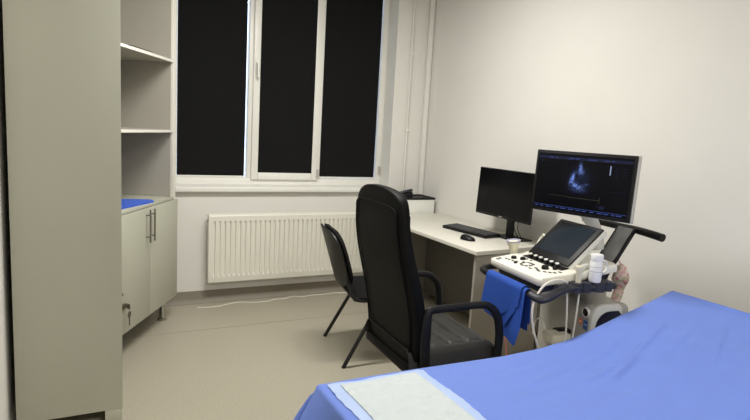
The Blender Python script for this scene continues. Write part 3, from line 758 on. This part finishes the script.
# blue cloth hung over the front handle
t = thing('blue_cloth', 'royal blue cloth hung over the front handle of the machine', 'cloth', lw((-.0865, 0, .802)), CRZ)
def drape(y0, y1, lf, lb, rad, ph, slant=0.):
    def f(u, v):
        y = y0+(y1-y0)*u
        front = lf(u); tot = front+PI*rad+lb; sdist = v*tot
        wob = .005*math.sin(u*6+ph)+.002*math.sin(u*13+ph*2)
        if sdist < front:
            d = front-sdist; k = min(1, d/.2); return (-rad-.014*k-wob*k, y+slant*d, -d)
        if sdist < front+PI*rad:
            a = (sdist-front)/rad; return (-rad*math.cos(a), y, rad*math.sin(a))
        d = sdist-front-PI*rad; k = d/lb; return (rad+.5*wob*k+.004*k, y, -d)
    return f
def lin(pts):
    def g(u):
        for (a, va), (b_, vb) in zip(pts, pts[1:]):
            if u <= b_: return va+(vb-va)*(u-a)/(b_-a)
        return pts[-1][1]
    return g
MB().grid(drape(.068, -.225, lin([(0, .165), (.45, .175), (.90, .085), (1, .075)]), .19, .0250, .4, .06), 40, 70, .0013).build('cloth', 'cloth', t, 80)
MB().grid(drape(.03, -.205, lin([(0, .175), (.35, .185), (.68, .200), (1, .10)]), .17, .0215, 1.3, .03), 30, 60, .0013).build('folded_layer', 'cloth', t, 80)
MB().grid(drape(-.03, -.248, lin([(0, .18), (.2, .235), (.88, .255), (.95, .21), (1, .17)]), .15, .0180, 2.2, -.03), 30, 60, .0013).build('folded_layer', 'cloth', t, 80)

# ------------------------------------------------------------------ examination couch
BX0, BX1, BY0, BY1 = .700, 2.52, .95, 1.685
def smooth(a, b_, x):
    q = max(0, min(1, (x-a)/(b_-a))); return q*q*(3-2*q)
def bedz(x):
    pts = [(.6, .585), (1.0, .585), (1.3, .580), (1.50, .576), (1.70, .583), (1.85, .600), (2.0, .632), (2.17, .678), (2.30, .708), (2.40, .735), (2.52, .768), (2.8, .82)]
    for (xa, za), (xb, zb) in zip(pts, pts[1:]):
        if x <= xb: return za+(zb-za)*(x-xa)/(xb-xa)
    return pts[-1][1]
t = thing('examination_couch', 'padded examination couch under the blue sheet, its head end raised', 'couch', (BX0, BY0, 0))
L, W = BX1-BX0, BY1-BY0
MB().grid(lambda u, v: (.008+u*(L-.016), .01+v*(W-.02), bedz(BX0+.008+u*(L-.016))-.030), 40, 10, .070).build('mattress', 'leather_seat', t)
b = MB()
for y in (.06, W-.10): b.box(.06, L-.05, y, y+.04, .44, .48, .004)
b.box(.06, .10, .06, W-.06, .44, .48, .004).box(L-.09, L-.05, .06, W-.06, .44, .48, .004).box(.9, .94, .06, W-.06, .44, .48, .004); b.build('frame', 'us_light', t)
for x in (.10, L-.14):
    for y in (.06, W-.10): MB().box(x, x+.04, y, y+.04, 0, .44, .004).build('leg', 'us_light', t)
MB().tube([(L-.30, W/2, .46), (L-.10, W/2, bedz(BX1-.1)-.09)], .014, 10, False).build('head_strut', 'steel_black', t)

# blue sheet
random.seed(5)
def crease(x, y, x0, y0, x1, y1, w_, h):
    dx, dy = x1-x0, y1-y0; ll = math.hypot(dx, dy); a = ((x-x0)*dx+(y-y0)*dy)/ll; d = (-(x-x0)*dy+(y-y0)*dx)/ll
    q = max(0, min(1, a/ll)); fade = math.sin(PI*q)**.7 if 0 < q < 1 else 0
    return h*fade*math.exp(-(d/w_)**2)
CRE = [(1.70, 1.33, 2.07, 1.47, .013, .013), (1.98, 1.43, 2.25, 1.52, .013, .012), (1.58, 1.37, 1.95, 1.43, .014, .010), (1.35, 1.42, 1.7, 1.5, .010, .007), (2.05, 1.18, 2.42, 1.36, .010, .009), (1.62, 1.45, 2.10, 1.57, .014, .008), (1.55, 1.30, 2.0, 1.42, .014, .007), (2.0, 1.34, 2.36, 1.44, .014, .007), (1.9, 1.20, 2.3, 1.40, .013, .006), (1.2, 1.5, 1.9, 1.6, .02, .004),
       (1.3, 1.2, 1.9, 1.25, .02, .004), (2.2, 1.2, 2.4, 1.6, .012, .005), (1.45, 1.05, 2.2, 1.3, .02, .005), (1.15, 1.35, 1.6, 1.40, .012, .004)]
NU, NV = 260, 150
U0, U1, V0, V1 = -.17, L+.10, -.20, W+.16
def sheet(u, v):
    a = U0+(U1-U0)*u; c = V0+(V1-V0)*v
    ox = max(0, -a)-0; ex = max(0, a-L); oy = max(0, -c); ey = max(0, c-W)
    aa = max(0, min(L, a)); cc = max(0, min(W, c))
    x = BX0+aa; y = BY0+cc; z = bedz(x)+.003
    if ox == ex == oy == ey == 0:
        for cr in CRE: z += crease(x, y, *cr)
        z += .004*noise.noise((x*4, y*5, 0))+.002*noise.noise((x*11, y*9, 3))-.014*smooth(0, .25, 1.685-y)*smooth(1.9, 2.5, x)
        em = min(aa, L-aa, cc, W-cc); z -= .003*(1-smooth(0, .03, em))
        return (x, y, z)
    z -= .003
    fl = .10
    dx, dy = ex-ox, ey-oy; d = math.hypot(dx, dy)
    corner = min(1, min(abs(dx), abs(dy))/.035)
    rr = .009
    # round over the edge then hang; corners stand out as a fold
    h = rr*math.sin(min(d/rr, PI/2)); drop = rr*(1-math.cos(min(d/rr, PI/2))); rest = max(0, d-rr*PI/2)
    k = .10+.50*corner
    if oy == ey == 0: k += .05*math.sin(c*14)+.42*smooth(W-.20, W, c) if ox else .05*math.sin(c*14)
    else: k += .03*math.sin(a*11)-(.05 if ey else 0)
    k = max(.02, k)
    h += rest*k; drop += rest*math.sqrt(max(.05, 1-min(.97, k)**2))
    y2 = y+dy/d*h; x2 = x+dx/d*h
    if ey: y2 = min(y2, BY1+.035)
    return (x2, y2, z-drop)
sh = MB().grid(sheet, NU, NV, .0014).build('bed_sheet', 'sheet', None, 80)
tag(sh, 'blue disposable sheet covering the examination couch', 'sheet')

# absorbent pad
t = thing('absorbent_pad', 'white absorbent pad with pale blue border lying on the blue sheet', 'pad', (.722, 1.02, 0))
def padz(x, y):
    z = bedz(x)+.003+.004*noise.noise((x*4, y*5, 0))+.002*noise.noise((x*11, y*9, 3))
    em = min(x-BX0, BX1-x, y-BY0, BY1-y); return z-.003*(1-smooth(0, .03, em))
PW, PH = .375, .645
def pad_border(u, v):
    x = PW*u; y = PH*v; X, Y = x+.722, y+1.02
    return (x+.004*math.sin(v*13)+.004*noise.noise((3*u, v*22, 4)), y+.003*math.sin(u*17)-.02*(u-.5)*0, padz(X, Y)+.0035+(.002+.006*(1-min(1, min(u, 1-u)/.12)))*max(0, noise.noise((X*22, Y*26, 7))))
MB().grid(pad_border, 50, 70, .0012).build('border', 'pad_edge', t, 80)
def pad_core(u, v):
    x = .040+(PW-.078)*u; y = .03+(PH-.052)*v; X, Y = x+.722, y+1.02
    e = min(1, min(u, 1-u, v, 1-v)/.04)
    q = .0022*abs(math.sin(X*PI/.034))*abs(math.sin(Y*PI/.034))
    return (x, y, padz(X, Y)+.006+.004*e+q+.007*noise.noise((X*9, Y*24, 2))*e+.004*noise.noise((X*34, Y*40, 5))*e)
MB().grid(pad_core, 90, 140, .004).build('core', 'pad', t, 80)

# ------------------------------------------------------------------ ceiling lights
def lamp(x, y, label, power):
    t = thing('ceiling_light', label, 'light', (x, y, ZC), 0, 'ceiling panel lights')
    b = MB(); b.box(-.60, .60, -.15, -.135, -.05, 0).box(-.60, .60, .135, .15, -.05, 0).box(-.60, -.585, -.135, .135, -.05, 0).box(.585, .60, -.135, .135, -.05, 0); b.build('housing', 'white_pvc', t)
    MB().box(-.585, .585, -.135, .135, -.042, -.036).build('diffuser', 'diffuser', t)
    li = bpy.data.lights.new('lamp_light', 'AREA'); li.shape = 'RECTANGLE'; li.size = 1.16; li.size_y = .27; li.energy = power; li.color = (1, .975, .93)
    lo = bpy.data.objects.new('lamp_light', li); COL.objects.link(lo); lo.parent = t; lo.location = (0, 0, -.056)
lamp(1.15, 2.85, 'white ceiling panel light nearest the window', 56)
lamp(.95, -.95, 'white ceiling panel light farthest from the window', 58)

# daylight only reaches the room round the edges of the blinds
wd = bpy.data.worlds.new('daylight'); SC.world = wd; wd.use_nodes = True
bg = wd.node_tree.nodes['Background']; bg.inputs[0].default_value = (.66, .79, 1, 1); bg.inputs[1].default_value = 3.2

# ------------------------------------------------------------------ camera
F, YAW, PITCH, ROLL = 565.16, R(27.504), R(-7.975), R(3.263)
fw = Vector((math.sin(YAW)*math.cos(PITCH), math.cos(YAW)*math.cos(PITCH), math.sin(PITCH)))
rt = Vector((math.cos(YAW), -math.sin(YAW), 0)); up = rt.cross(fw)
c, sn = math.cos(ROLL), math.sin(ROLL)
r2 = c*rt+sn*up; u2 = -sn*rt+c*up
cam = bpy.data.cameras.new('camera'); co = bpy.data.objects.new('camera', cam); COL.objects.link(co)
co.matrix_world = Matrix(((r2.x, u2.x, -fw.x, 0), (r2.y, u2.y, -fw.y, 0), (r2.z, u2.z, -fw.z, 1.45), (0, 0, 0, 1)))
cam.sensor_width = 36; cam.lens = F/750*36; cam.clip_start = .02
SC.camera = co
SC.view_settings.view_transform = 'Standard'; SC.view_settings.look = 'None'; SC.view_settings.gamma = 1
SC.view_settings.use_curve_mapping = False; SC.view_settings.exposure = .10
